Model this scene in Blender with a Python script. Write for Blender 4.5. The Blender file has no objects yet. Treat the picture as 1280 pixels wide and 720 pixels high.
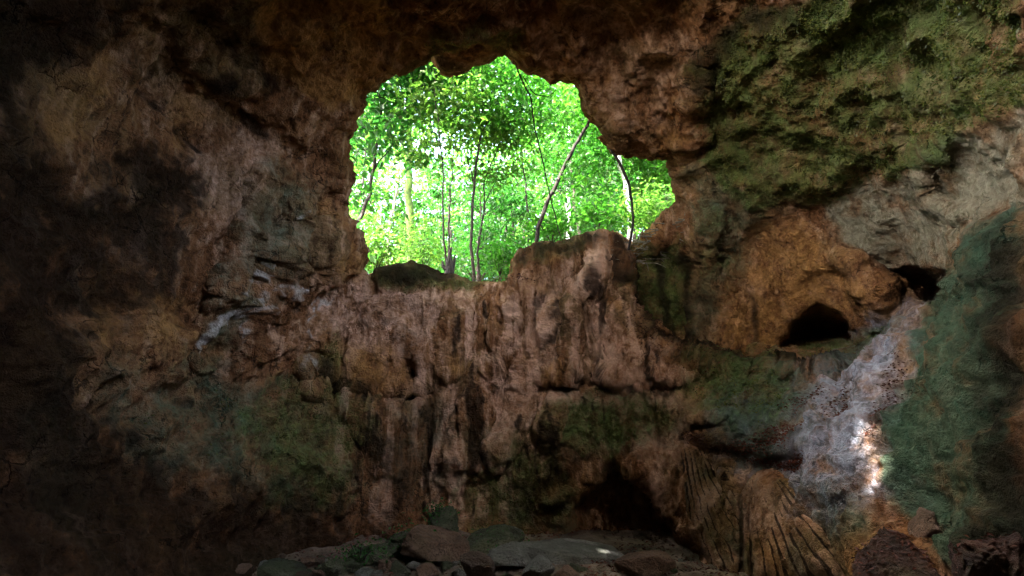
import bpy, math, random
import numpy as np
from mathutils import Vector

random.seed(7)
rng = np.random.default_rng(11)
R = math.radians
scene = bpy.context.scene
col = scene.collection

# ------------------------------------------------------------------ camera
CAM_Z, PITCH, F = 2.2, R(12.0), 640.0
cp, sp_ = math.cos(PITCH), math.sin(PITCH)
CAMP = np.array([0.0, 0.0, CAM_Z])

def dirs_px(px, py):
    """unit world directions seen at photograph positions"""
    px = np.asarray(px, float); py = np.asarray(py, float)
    x = (px - 640.0) / F; u = -(py - 360.0) / F; f = np.ones_like(x)
    n = np.sqrt(x * x + u * u + 1.0)
    x, u, f = x / n, u / n, f / n
    return np.stack([x, f * cp - u * sp_, f * sp_ + u * cp], -1)

def dirs_ang(az, el):
    az = np.asarray(az, float); el = np.asarray(el, float)
    x = np.sin(az) * np.cos(el); f = np.cos(az) * np.cos(el); u = np.sin(el)
    return np.stack([x, f * cp - u * sp_, f * sp_ + u * cp], -1)

def at(px, py, r):
    return CAMP + dirs_px(px, py) * r

def to_px(P):
    d = P - CAMP
    f = d[..., 1] * cp + d[..., 2] * sp_
    u = -d[..., 1] * sp_ + d[..., 2] * cp
    f = np.where(f > 1e-3, f, 1e-3)
    return 640 + F * d[..., 0] / f, 360 - F * u / f

# ------------------------------------------------------------------ noise
_perm = np.random.default_rng(5).permutation(256).astype(np.int64)
_perm = np.concatenate([_perm, _perm, _perm])
_g = np.random.default_rng(6).normal(size=(256, 3)); _g /= np.linalg.norm(_g, axis=1)[:, None]

def perlin(P):
    shp = P.shape[:-1]
    P = P.reshape(-1, 3)
    i = np.floor(P).astype(np.int64); f = P - i
    i &= 255
    w = f * f * f * (f * (f * 6 - 15) + 10)
    out = 0
    for dx in (0, 1):
        wx = w[:, 0] if dx else 1 - w[:, 0]
        for dy in (0, 1):
            wy = w[:, 1] if dy else 1 - w[:, 1]
            for dz in (0, 1):
                wz = w[:, 2] if dz else 1 - w[:, 2]
                h = _perm[_perm[_perm[i[:, 0] + dx] + i[:, 1] + dy] + i[:, 2] + dz]
                g = _g[h]
                d = g[:, 0] * (f[:, 0] - dx) + g[:, 1] * (f[:, 1] - dy) + g[:, 2] * (f[:, 2] - dz)
                out = out + wx * wy * wz * d
    return (out * 1.5).reshape(shp)

def fbm(P, sc=1.0, octv=4, gain=0.5, ridged=False, off=0.0):
    s = 0; a = 1.0; t = 0
    Q = P * sc + off
    for _ in range(octv):
        n = perlin(Q)
        if ridged:
            n = 1 - 2 * np.abs(n)
        s = s + a * n; t += a
        a *= gain; Q = Q * 2.03 + 17.3
    return s / t

def sst(a, b, x):
    t = np.clip((x - a) / (b - a), 0, 1)
    return t * t * (3 - 2 * t)

def seg_d(px, py, line):
    d = np.full(px.shape, 1e9); tt = np.zeros(px.shape)
    n = len(line) - 1
    for k in range(n):
        (x0, y0), (x1, y1) = line[k], line[k + 1]
        vx, vy = x1 - x0, y1 - y0
        L = vx * vx + vy * vy + 1e-9
        t = np.clip(((px - x0) * vx + (py - y0) * vy) / L, 0, 1)
        e = np.hypot(px - x0 - t * vx, py - y0 - t * vy)
        m = e < d
        d = np.where(m, e, d); tt = np.where(m, (k + t) / n, tt)
    return d, tt

def near_seg(px, py, line, pad):
    xs = [p[0] for p in line]; ys = [p[1] for p in line]
    m = (px > min(xs) - pad) & (px < max(xs) + pad) & (py > min(ys) - pad) & (py < max(ys) + pad)
    d = np.full(px.shape, 1e6); t = np.full(px.shape, .5)
    if m.any(): d[m], t[m] = seg_d(px[m], py[m], line)
    return d, t

def sdp(px, py, poly):
    """signed distance to polygon, positive inside"""
    d, _ = seg_d(px, py, list(poly) + [poly[0]])
    ins = np.zeros(px.shape, bool)
    n = len(poly)
    for k in range(n):
        x0, y0 = poly[k]; x1, y1 = poly[(k + 1) % n]
        if y0 == y1: continue
        c = ((y0 > py) != (y1 > py)) & (px < (x1 - x0) * (py - y0) / (y1 - y0) + x0)
        ins ^= c
    return np.where(ins, d, -d)

def box_sd(px, py, poly, pad=60):
    """sdp only near the polygon (fast)"""
    xs = [p[0] for p in poly]; ys = [p[1] for p in poly]
    m = (px > min(xs) - pad) & (px < max(xs) + pad) & (py > min(ys) - pad) & (py < max(ys) + pad)
    out = np.full(px.shape, -float(pad))
    if m.any():
        out[m] = sdp(px[m], py[m], poly)
    return np.maximum(out, -pad)

# ------------------------------------------------------------------ the cave's large shape
CTRL = [  # where on the photograph, distance in metres
 (400,360,9.3),(500,365,9.45),(600,370,9.5),(700,360,9.4),(750,340,9.4),
 (400,450,9.0),(520,440,9.0),(640,440,9.1),(760,440,9.0),
 (420,560,8.8),(540,560,8.9),(660,560,8.9),(780,560,8.6),
 (420,690,8.9),(540,700,9.0),(640,700,9.0),(740,700,9.0),
 (300,200,8.3),(300,400,8.3),(300,560,8.0),(300,690,8.2),(150,200,7.3),(150,400,7.1),(150,600,6.9),
 (0,100,6.2),(0,360,5.9),(0,650,5.7),(-120,360,5.2),
 (200,20,7.6),(350,60,8.3),(430,150,8.9),(420,280,9.1),
 (640,30,8.9),(640,0,8.5),(500,20,8.7),(480,80,9.1),(740,70,9.1),(800,60,9.0),(800,150,9.4),(900,60,8.7),(860,200,9.9),
 (1000,100,8.3),(1100,60,7.6),(1280,0,6.2),(1280,150,6.3),(1150,180,8.0),(1000,230,9.0),(900,280,9.8),(1120,280,8.7),(1230,250,7.4),(1280,300,6.2),
 (950,350,9.7),(880,400,10.1),(1000,380,9.5),(1100,350,9.2),(1180,380,8.5),
 (850,450,9.3),(950,465,9.1),(1050,455,8.6),(1140,425,8.1),
 (900,520,8.6),(1000,520,7.9),(1080,520,7.2),(1090,600,6.5),(1000,600,7.1),(1050,680,6.5),
 (900,600,8.1),(960,650,7.7),(960,720,7.6),(860,620,8.4),(860,720,8.4),(760,650,8.9),
 (1200,450,6.7),(1280,420,5.6),(1240,560,5.5),(1280,650,4.8),(1180,650,5.8),(1280,760,4.8),(1100,760,6.2),(640,800,8.0),(300,800,7.0),(0,800,5.0),
]
CANG = [(-62,0,4.9),(-62,30,5.4),(-62,-30,4.6),(62,0,4.6),(62,30,5.3),(62,-30,4.2),(-95,0,4.6),(95,0,4.4),(-95,40,5.2),(95,40,5.2),
        (0,50,7.2),(0,70,6.4),(0,90,5.6),(-42,40,4.0),(-60,40,3.7),(-24,45,3.7),(-10,52,4.5),(-34,62,4.2),(46,40,4.8),(60,42,4.4),(180,0,6.5),(-140,0,5.4),(140,0,5.4),(180,50,6.0),(-140,45,5.4),(140,45,5.4),  # roof bulges hung out of view to shade left wall and upper right corner
        (0,-55,5.0),(0,-90,4.2),(180,-45,5.5),(90,-45,4.0),(-90,-45,4.0)]
_cd = np.concatenate([dirs_px([c[0] for c in CTRL], [c[1] for c in CTRL]),
                      dirs_ang([R(c[0]) for c in CANG], [R(c[1]) for c in CANG])])
_cv = np.log(np.array([c[2] for c in CTRL] + [c[2] for c in CANG]))
_n = len(_cv)
def _ker(a, b):
    d = np.sqrt(np.maximum(2 - 2 * a @ b.T, 0) + 0.0006)
    return d
_A = np.zeros((_n + 4, _n + 4))
_A[:_n, :_n] = _ker(_cd, _cd) - np.eye(_n) * 0.02
_A[:_n, _n] = 1; _A[:_n, _n + 1:] = _cd
_A[_n, :_n] = 1; _A[_n + 1:, :_n] = _cd.T
_w = np.linalg.solve(_A, np.concatenate([_cv, np.zeros(4)]))

def base_r(D):
    shp = D.shape[:-1]; D = D.reshape(-1, 3)
    out = np.empty(len(D))
    for k in range(0, len(D), 40000):
        d = D[k:k + 40000]
        out[k:k + 40000] = _ker(d, _cd) @ _w[:_n] + _w[_n] + d @ _w[_n + 1:]
    return np.exp(out).reshape(shp)

HOLE = [(452,337),(442,310),(428,288),(421,262),(420,243),(429,222),(430,196),(436,172),(441,150),(452,132),(463,112),(478,98),(496,88),
        (512,83),(530,76),(541,70),(545,84),(549,95),(560,96),(574,89),(588,79),(592,76),(604,79),(614,76),(624,70),(632,67),(641,74),
        (648,84),(657,91),(668,92),(680,98),(688,106),(699,103),(714,106),(722,114),(726,130),(731,144),(737,154),(748,160),(757,169),(768,186),
        (780,190),(800,192),(822,193),(838,196),(846,206),(849,224),(846,246),(838,264),(826,280),(808,292),(794,304),(786,314),(778,312),
        (776,300),(768,290),(752,287),(740,291),(722,296),(700,300),(676,304),(650,312),(640,322),(636,340),(630,352),(600,350),(580,346),
        (552,338),(530,330),(512,326),(494,332),(474,338),(462,345)]

SUN_DIR = Vector((-0.30, -0.44, 0.85)).normalized()   # towards the sun
SHAFTS = []   # roof holes: (direction, angular radius)

def shaft(px, py, r, rad):
    """an opening in the roof through which the sun reaches the place seen at (px, py)"""
    t = 2.0
    while t < 20:
        p = at(px, py, r) + np.array(SUN_DIR) * t
        d = p - CAMP; L = np.linalg.norm(d); d = d / L
        if L > float(base_r(d[None])[0]): break
        t += .05
    SHAFTS.append((d, rad, p))

SKY_D = dirs_ang(R(20), R(59)); SKY_R = R(26)      # unseen skylight, placed in the roof to light the middle wall
SKY_P = CAMP + SKY_D * float(base_r(SKY_D[None])[0])
SHAFTS.append((SKY_D, SKY_R, SKY_P))
_d = dirs_px(722, 704)
SLAB_END = CAMP + _d * ((CAM_Z - .10) / -_d[2]) + np.array([.27, -.04, .13])      # the end of the flat slab the sun reaches
_v = SLAB_END - CAMP; _r = float(np.linalg.norm(_v)); _px, _py = to_px(SLAB_END)
shaft(float(_px), float(_py), _r, R(2.2))  # roof hole added out of view to land a sun fleck on the slab
MOUTH = (dirs_ang(R(-160), R(30)), R(0))

def near_poly(px, py, poly, amp=0, w=4):
    return sst(-w, w, box_sd(px, py, poly, 60) + amp)

def shell_r(D, px, py):
    """distance of the rock in direction D, with the big steps and recesses"""
    r = base_r(D)
    fr = (px > -200) & (px < 1500) & (py > -200) & (py < 950)
    q = D * 9.0
    n1 = fbm(q, 1.3, 3) ; n2 = fbm(q, 5.0, 3, off=9.1)
    wob = n1 * 16 + n2 * 7
    # recess behind the pillar, right under the opening
    s = box_sd(px, py, [(777,296),(800,312),(840,290),(858,330),(868,390),(876,432),(850,440),(815,420),(790,396),(779,350)]) + wob * .35
    r = r + 0.2 * sst(-3, 14, s)
    # curved ledge: the wall above it stands back, its top is a sloping shelf
    lx = [778, 800, 815, 850, 930, 1000, 1060, 1130, 1165]; ly = [380, 404, 422, 446, 466, 470, 458, 422, 396]
    dy = np.interp(px, lx, ly) + n1 * 5 - py
    inx = sst(775, 783, px + n2 * 4) * sst(1175, 1120, px)
    r = r + inx * 1.3 * sst(-2, 4, dy) * np.exp(-np.maximum(dy, 0) / 80)
    # two alcoves on the right
    s = box_sd(px, py, [(956,444),(968,420),(990,398),(1024,378),(1054,394),(1076,410),(1074,434),(1040,442),(1004,452),(970,456)]) + wob * .12 + 3
    r = r + 2.2 * sst(-3, 20, s)
    s = box_sd(px, py, [(1108,342),(1150,336),(1182,342),(1196,366),(1190,392),(1160,398),(1144,378),(1126,360)]) + wob * .1 + 3
    r = r + 2.6 * sst(-3, 14, s)
    # low cave at the foot of the wall
    s = box_sd(px, py, [(716,700),(716,660),(720,630),(730,602),(746,580),(766,566),(790,586),(820,610),(846,648),(868,690),(900,740),(700,740)]) + wob * .12 + 4
    r = r + .95 * sst(-2, 10, s) 
    # niche in the wall under the rim, pear shaped
    s = box_sd(px, py, [(512,418),(522,430),(530,456),(528,478),(514,486),(498,478),(494,458),(502,432)]) + wob * .15
    r = r + 0.45 * sst(-3, 9, s)
    # long undercut steps across the wall
    for line, w, dep in (([(385,470),(430,482),(500,492),(560,482)], 9, .42), ([(690,478),(740,484),(800,488),(850,478)], 9, .42),
                         ([(390,496),(440,498),(520,500)], 6, .35), ([(560,470),(600,480),(640,470)], 8, .2), ([(855,530),(920,545),(1000,545)], 8, .2),
                         ([(440,640),(460,580),(430,540)], 20, .12)):
        d, t = near_seg(px, py + n1 * 34 + n2 * 8, line, w * 5)
        r = r + dep * np.exp(-(d / w) ** 2) - dep * .8 * np.exp(-((d) / (w * 1.6)) ** 2) * (py < line[0][1] - 4)
    # ridges, drips and buttresses standing out of the wall: line, width, height
    for line, w, h in (([(752,290),(749,315),(743,340),(726,364),(716,378)], 11, .22), ([(738,300),(730,325),(720,345)], 10, -.14), ([(770,296),(774,330),(778,360)], 9, .2), ([(690,372),(684,400),(676,440)], 9, .12),
                       ([(660,350),(640,380),(625,430)], 12, .1), ([(710,380),(716,420),(712,460)], 9, .12), ([(765,380),(785,420),(800,470)], 12, .15),
                       ([(475,345),(480,400),(470,450)], 26, .25), ([(560,350),(566,400),(560,450)], 22, .22), ([(600,480),(585,540),(560,600),(548,650)], 22, .2),
                       ([(655,490),(640,540),(600,580)], 14, .26), ([(700,480),(690,520),(660,580)], 10, .2), ([(806,560),(812,620),(830,660)], 16, .3),
                       ([(700,640),(690,600),(720,560)], 18, .25), ([(512,326),(505,345),(470,352)], 16, .35),
                       ([(400,370),(395,400),(385,440)], 20, .06), ([(330,210),(290,330),(250,450)], 16, .3), ([(370,260),(330,370),(300,460)], 14, .25), ([(415,250),(395,330)], 14, .25),
                       ([(1040,300),(1075,340),(1105,390),(1120,410)], 10, .35), ([(1075,330),(1105,370),(1130,400)], 8, .3), ([(1150,220),(1165,250),(1200,270),(1230,260)], 10, .3),
                       ([(1190,170),(1155,200),(1150,230)], 12, .3), ([(880,230),(890,300),(900,420)], 18, .25), ([(800,402),(840,440),(930,462),(1040,462),(1130,420),(1160,395)], 7, .36),
                       ([(1160,400),(1120,470),(1060,560),(1040,640)], 26, .22), ([(860,545),(960,562),(1010,560)], 12, .25),
                       ([(880,70),(860,140),(870,200)], 18, .3), ([(200,10),(260,90),(380,150)], 26, .25), ([(160,110),(240,190)], 14, -.12), ([(340,20),(420,110)], 30, .2)):
        d, t = near_seg(px + wob * .5, py + wob * .3, line, w * 3)
        r = r - h * np.exp(-(d / w) ** 2) * np.sin(np.clip(t, .06, .94) * math.pi) ** .5
    return np.where(fr, r, base_r(D))

# ------------------------------------------------------------------ mesh helpers
def link(o):
    col.objects.link(o); return o

def mesh_np(name, V, Fq, mat, parent=None, smooth=True, attrs=None):
    me = bpy.data.meshes.new(name)
    V = np.asarray(V, np.float32); Fq = np.asarray(Fq, np.int32)
    k = Fq.shape[1]
    me.vertices.add(len(V)); me.vertices.foreach_set('co', V.ravel())
    me.loops.add(Fq.size); me.loops.foreach_set('vertex_index', Fq.ravel())
    me.polygons.add(len(Fq)); me.polygons.foreach_set('loop_start', np.arange(0, Fq.size, k, dtype=np.int32))
    me.update(calc_edges=True)
    me.polygons.foreach_set('use_smooth', np.full(len(Fq), smooth))
    for a, v in (attrs or {}).items():
        at_ = me.attributes.new(a, 'FLOAT', 'POINT'); at_.data.foreach_set('value', np.asarray(v, np.float32))
    me.materials.append(mat)
    me.validate()
    o = link(bpy.data.objects.new(name, me))
    if parent: o.parent = parent
    return o

def tag(o, label=None, cat=None, group=None, kind=None):
    if label: o['label'] = label
    if cat: o['category'] = cat
    if group: o['group'] = group
    if kind: o['kind'] = kind
    return o

def empty(name, loc=(0, 0, 0)):
    o = link(bpy.data.objects.new(name, None)); o.location = loc; o.empty_display_size = .2
    return o

def icos(sub):
    import bmesh
    bm = bmesh.new(); bmesh.ops.create_icosphere(bm, subdivisions=sub, radius=1)
    V = np.array([v.co[:] for v in bm.verts]); Fc = np.array([[v.index for v in f.verts] for f in bm.faces]); bm.free()
    return V, Fc
ICO = {k: icos(k) for k in (3, 4, 5, 6)}

def tube(pts, rad, ns=8, cap=True):
    """vertices and quads of a tapered tube along pts"""
    P = np.asarray(pts, float); n = len(P)
    rad = np.broadcast_to(np.asarray(rad, float), (n,))
    T = np.gradient(P, axis=0); T /= np.linalg.norm(T, axis=1)[:, None] + 1e-9
    ref = np.array([0.31, 0.91, 0.27])
    A = np.cross(T, ref); A /= np.linalg.norm(A, axis=1)[:, None] + 1e-9
    B = np.cross(T, A)
    an = np.arange(ns) / ns * 2 * math.pi
    V = P[:, None] + rad[:, None, None] * (np.cos(an)[None, :, None] * A[:, None] + np.sin(an)[None, :, None] * B[:, None])
    i = np.arange(n - 1)[:, None] * ns; j = np.arange(ns)[None]
    jn = (j + 1) % ns
    Fq = np.stack([i + j, i + jn, i + ns + jn, i + ns + j], -1).reshape(-1, 4)
    return V.reshape(-1, 3), Fq

def merge(parts):
    Vs, Fs, o = [], [], 0
    for V, Fq in parts:
        Vs.append(V); Fs.append(Fq + o); o += len(V)
    return np.concatenate(Vs), np.concatenate(Fs)

def smooth_line(pts, n=24, jit=0.0):
    P = np.asarray(pts, float)
    t = np.linspace(0, 1, len(P)); tn = np.linspace(0, 1, n)
    # Catmull-Rom like: linear then repeatedly smoothed
    Q = np.stack([np.interp(tn, t, P[:, k]) for k in range(3)], -1)
    for _ in range(6):
        Q[1:-1] = (Q[:-2] + 2 * Q[1:-1] + Q[2:]) / 4
    if jit:
        N = np.stack([perlin(Q * 1.7 + 31.7 * k) for k in range(3)], -1) + .5 * np.stack([perlin(Q * 4.1 + 11.7 * k) for k in range(3)], -1)
        N[0] = 0
        Q = Q + N * jit
    return Q

# ------------------------------------------------------------------ materials
def new_mat(name):
    m = bpy.data.materials.new(name); m.use_nodes = True
    nt = m.node_tree; nt.nodes.clear()
    out = nt.nodes.new('ShaderNodeOutputMaterial')
    return m, nt, out

class NT:
    def __init__(s, nt): s.nt = nt
    def n(s, t, **k):
        x = s.nt.nodes.new(t)
        for a, v in k.items(): setattr(x, a, v)
        return x
    def l(s, a, b): s.nt.links.new(a, b)
    def noise(s, vec, scale, detail=6, rough=.6, dist=0.0):
        x = s.n('ShaderNodeTexNoise'); x.inputs['Scale'].default_value = scale; x.inputs['Detail'].default_value = detail
        x.inputs['Roughness'].default_value = rough; x.inputs['Distortion'].default_value = dist
        s.l(vec, x.inputs['Vector']); return x.outputs['Fac']
    def ramp(s, fac, a, b):
        x = s.n('ShaderNodeMapRange', interpolation_type='SMOOTHSTEP')
        x.inputs['From Min'].default_value = a; x.inputs['From Max'].default_value = b
        s.l(fac, x.inputs['Value']); return x.outputs['Result']
    def mix(s, fac, a, b, mode='MIX'):
        x = s.n('ShaderNodeMix', data_type='RGBA', blend_type=mode)
        for i, v in ((0, fac), (6, a), (7, b)):
            if hasattr(v, 'is_output'): s.l(v, x.inputs[i])
            elif i == 0: x.inputs[0].default_value = v
            else: x.inputs[i].default_value = (*v, 1)
        return x.outputs[2]
    def math(s, op, a, b=None, c=None):
        x = s.n('ShaderNodeMath', operation=op)
        for i, v in enumerate((a, b, c)):
            if v is None: continue
            if hasattr(v, 'is_output'): s.l(v, x.inputs[i])
            else: x.inputs[i].default_value = v
        return x.outputs[0]
    def attr(s, name):
        return s.n('ShaderNodeAttribute', attribute_name=name).outputs['Fac']
    def pos(s): return s.n('ShaderNodeNewGeometry').outputs['Position']
    def obj(s): return s.n('ShaderNodeTexCoord').outputs['Object']
    def scale(s, vec, v, rot=(0, 0, 0)):
        x = s.n('ShaderNodeMapping'); x.inputs['Scale'].default_value = v; x.inputs['Rotation'].default_value = rot
        s.l(vec, x.inputs['Vector']); return x.outputs[0]

def rock_material(name, c_dark, c_mid, c_light, masks=(), coord='pos', stretch=(2.6, 2.6, .8), bump=.6, rough=.8, fine=1.0, spec=.3, olive=(.11, .10, .045)):
    """rock of three mineral colours, then mask layers (attribute, colour a, colour b, sharpness)"""
    m, nt, out = new_mat(name); k = NT(nt)
    p = k.pos() if coord == 'pos' else k.obj()
    big = k.noise(p, 1.1, 8, .62, .2)
    ps = k.scale(p, stretch)
    streak = k.noise(ps, 2.2, 10, .62, .3)
    fin = k.noise(p, 14 * fine, 10, .68, 0)
    grit = k.noise(p, 55 * fine, 6, .7)
    vary = k.noise(p, .55, 5, .6, .3)
    blot = k.noise(p, 3.2, 8, .66, .15)
    c = k.mix(k.ramp(big, .34, .64), c_dark, c_mid)
    c = k.mix(k.math('MULTIPLY', k.ramp(vary, .46, .64), .65), c, olive)
    c = k.mix(k.math('MULTIPLY', k.ramp(streak, .48, .70), .85), c, c_light)
    c = k.mix(k.math('MULTIPLY', k.ramp(blot, .54, .68), .55), c, tuple(v * .45 for v in c_dark))
    c = k.mix(k.math('MULTIPLY', k.ramp(streak, .47, .33), .75), c, tuple(v * .35 for v in c_dark))
    vor = k.n('ShaderNodeTexVoronoi', feature='DISTANCE_TO_EDGE'); vor.inputs['Scale'].default_value = 2.6 * fine
    nz = k.n('ShaderNodeTexNoise'); nz.inputs['Scale'].default_value = 2.6; nz.inputs['Detail'].default_value = 6; k.l(p, nz.inputs['Vector'])
    vm = k.n('ShaderNodeVectorMath', operation='MULTIPLY_ADD'); vm.inputs[1].default_value = (.9, .9, .9)
    k.l(nz.outputs['Color'], vm.inputs[0]); k.l(k.scale(p, tuple(max(.55, min(1.5, v)) for v in stretch)), vm.inputs[2]); k.l(vm.outputs[0], vor.inputs['Vector'])
    crack = k.ramp(vor.outputs['Distance'], 0.0, .06)
    cw = k.math('MULTIPLY', k.ramp(vor.outputs['Distance'], .035, .004), k.ramp(k.noise(p, 1.7, 3), .50, .60))
    c = k.mix(k.math('MULTIPLY', cw, .8), c, (.018, .011, .007))
    c = k.mix(k.math('MULTIPLY', k.ramp(fin, .50, .34), .6), c, (.03, .02, .013))
    c = k.mix(k.math('MULTIPLY', k.ramp(grit, .56, .72), .22), c, (.5, .40, .31))
    c = k.mix(k.math('MULTIPLY', k.ramp(grit, .44, .30), .4), c, (.02, .015, .010))
    for a, ca, cb, w in masks:
        f0 = k.attr(a)
        n = k.math('ADD', k.math('ADD', k.math('MULTIPLY', fin, .28), k.math('MULTIPLY', streak, .55)), k.math('MULTIPLY', blot, .47))
        f = k.math('ADD', f0, k.math('MULTIPLY', k.math('SUBTRACT', n, .65), 2.0))
        f = k.math('MULTIPLY', k.ramp(f, .5 - w * 1.3, .5 + w * 1.3), k.ramp(f0, 0.03, .30))
        lay = k.mix(k.ramp(blot, .36, .62), ca, cb)
        lay = k.mix(k.math('MULTIPLY', k.ramp(fin, .42, .66), .5), lay, tuple(min(1, v * 1.7) for v in cb))
        c = k.mix(k.math('MULTIPLY', f, .88), c, lay)
    b = k.n('ShaderNodeBsdfPrincipled')
    k.l(c, b.inputs['Base Color']); b.inputs['Roughness'].default_value = rough
    b.inputs['Specular IOR Level'].default_value = spec
    h = k.math('ADD', k.math('ADD', k.math('MULTIPLY', fin, 1.6), k.math('MULTIPLY', grit, .55)), k.math('ADD', k.math('MULTIPLY', streak, 1.0), k.math('SUBTRACT', k.math('MULTIPLY', crack, .12), k.math('MULTIPLY', cw, .6))))
    bp = k.n('ShaderNodeBump'); bp.inputs['Strength'].default_value = bump; bp.inputs['Distance'].default_value = .09
    k.l(h, bp.inputs['Height']); k.l(bp.outputs[0], b.inputs['Normal'])
    k.l(b.outputs[0], out.inputs[0])
    return m

MASKS = (('cream', (.45, .235, .125), (.64, .40, .275), .35),
         ('ochre', (.23, .11, .030), (.42, .215, .07), .35),
         ('pale', (.15, .145, .085), (.27, .25, .165), .4),
         ('lilac', (.11, .145, .17), (.30, .345, .43), .6),
         ('algae', (.012, .050, .030), (.045, .095, .058), .5),
         ('moss', (.024, .050, .012), (.085, .130, .034), .5),
         ('calcite', (.28, .25, .20), (.50, .46, .40), .5),
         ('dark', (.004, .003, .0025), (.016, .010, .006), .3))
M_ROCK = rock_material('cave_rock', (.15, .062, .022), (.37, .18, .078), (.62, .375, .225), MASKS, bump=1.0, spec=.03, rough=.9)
M_BROWN = rock_material('brown_rock', (.12, .07, .04), (.22, .13, .08), (.32, .21, .14), coord='obj', stretch=(1, 1, 2.2), fine=2.2, bump=1.0)
M_DBROWN = rock_material('dark_brown_rock', (.05, .03, .016), (.10, .06, .035), (.18, .12, .08), coord='obj', stretch=(1, 1, 2.2), fine=2.2, bump=1.0)
M_GREY = rock_material('grey_rock', (.10, .10, .08), (.19, .19, .16), (.30, .29, .27), coord='obj', stretch=(1, 1, 2.5), fine=2.2, bump=1.0)
M_MOSSR = rock_material('mossy_rock', (.030, .036, .016), (.055, .075, .026), (.17, .16, .11), coord='obj', stretch=(1, 1, 1), bump=.9, fine=2.2)
M_RED = rock_material('red_brown_rock', (.035, .014, .008), (.085, .032, .018), (.16, .075, .045), coord='obj', stretch=(1, 1, 2.5), bump=.9, fine=2.2)
M_FLOOR = rock_material('cave_floor_earth', (.05, .035, .022), (.10, .07, .045), (.2, .15, .11), stretch=(1, 1, 1))
M_FLOW = rock_material('fluted_flowstone', (.15, .078, .042), (.29, .165, .10), (.46, .30, .21), (('algae', (.045, .05, .02), (.10, .08, .04), .3), ('dark', (.010, .006, .004), (.022, .013, .009), .2)), stretch=(3, 3, .35))

def leaf_material(name, cd, ct, hue=.5, var=.35):
    m, nt, out = new_mat(name); k = NT(nt)
    oi = k.n('ShaderNodeAttribute', attribute_name='tone').outputs['Fac']
    dark = tuple(v * (1 - var) for v in cd); lite = (cd[0] * 1.9, cd[1] * 1.35, cd[2] * 1.2)
    c = k.mix(oi, dark, lite)
    tl = k.mix(oi, (ct[0] * .55, ct[1] * .7, ct[2] * .8), (ct[0] * 1.5, ct[1] * 1.2, ct[2]))
    d = k.n('ShaderNodeBsdfPrincipled'); d.inputs['Roughness'].default_value = .45; d.inputs['Specular IOR Level'].default_value = .35
    k.l(c, d.inputs['Base Color'])
    t = k.n('ShaderNodeBsdfTranslucent'); k.l(tl, t.inputs['Color'])
    mx = k.n('ShaderNodeMixShader'); mx.inputs[0].default_value = .5
    k.l(d.outputs[0], mx.inputs[1]); k.l(t.outputs[0], mx.inputs[2]); k.l(mx.outputs[0], out.inputs[0])
    return m
M_LEAF = leaf_material('green_leaves', (.026, .082, .012), (.065, .29, .02))
M_LEAF2 = leaf_material('light_green_leaves', (.045, .105, .016), (.12, .34, .035))
M_LEAFD = leaf_material('dark_green_leaves', (.016, .058, .012), (.035, .19, .02))
M_LITTER = leaf_material('dead_leaves', (.075, .026, .014), (.05, .02, .01))

def bark_material(name, a, b, sc=(9, 9, 1.5)):
    m, nt, out = new_mat(name); k = NT(nt)
    p = k.scale(k.pos(), sc); n = k.noise(p, 2.0, 8, .7, .4)
    c = k.mix(k.ramp(n, .35, .65), a, b)
    s = k.n('ShaderNodeBsdfPrincipled'); s.inputs['Roughness'].default_value = .85; k.l(c, s.inputs['Base Color'])
    bp = k.n('ShaderNodeBump'); bp.inputs['Strength'].default_value = .6; bp.inputs['Distance'].default_value = .03
    k.l(n, bp.inputs['Height']); k.l(bp.outputs[0], s.inputs['Normal']); k.l(s.outputs[0], out.inputs[0])
    return m
M_BARK = bark_material('brown_bark', (.010, .007, .005), (.030, .021, .014))
M_BARKP = bark_material('pale_bark', (.45, .45, .46), (.75, .76, .80), (7, 7, 1.2))
M_BARKG = bark_material('grey_bark', (.05, .042, .03), (.13, .11, .085))
M_BARKM = bark_material('mossy_bark', (.03, .07, .01), (.10, .17, .02), (8, 8, 5))
M_ROOT = bark_material('dry_roots', (.10, .085, .055), (.26, .22, .15))
M_SOIL = rock_material('forest_soil', (.05, .035, .018), (.10, .07, .03), (.17, .13, .06), stretch=(1, 1, 1))

# ------------------------------------------------------------------ cave wall and roof: one rock shell
def axis(lo, hi, step, lo2, hi2, grow=1.12, cap=R(1.4)):
    a = list(np.arange(lo, hi + step * .5, step))
    s = step
    while a[-1] < hi2:
        s = min(s * grow, cap); a.append(min(a[-1] + s, hi2))
    s = step
    while a[0] > lo2:
        s = min(s * grow, cap); a.insert(0, max(a[0] - s, lo2))
    return np.array(a)
AZ = axis(R(-46.5), R(46.5), R(.115), R(-180), R(180))
EL = axis(R(-31), R(31), R(.115), R(-88), R(88))
AZg, ELg = np.meshgrid(AZ, EL)
D = dirs_ang(AZg, ELg)
fwd = np.cos(AZg) * np.cos(ELg)
front = fwd > .35
fs = np.where(front, fwd, .35)
PX = np.where(front, 640 + F * np.sin(AZg) * np.cos(ELg) / fs, -9999.)
PY = np.where(front, 360 - F * np.sin(ELg) / fs, -9999.)

q = D * 9.0
edge_wob = fbm(q, 2.2, 2, off=3.3) * 5 + fbm(q, 9.0, 3, off=1.3) * 4
HS = np.where(front, -box_sd(PX, PY, HOLE, 200), 200) + edge_wob     # + outside the hole
r = shell_r(D, PX, PY)
roll = np.clip(HS, 0, 200)
up = sst(330, 290, PY)      # the top and sides of the rim roll away more than the sill
r = r + 0.7 * np.exp(-(roll / 8.0)) * (.5 + .5 * up)
P = CAMP + D * r[..., None]

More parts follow.
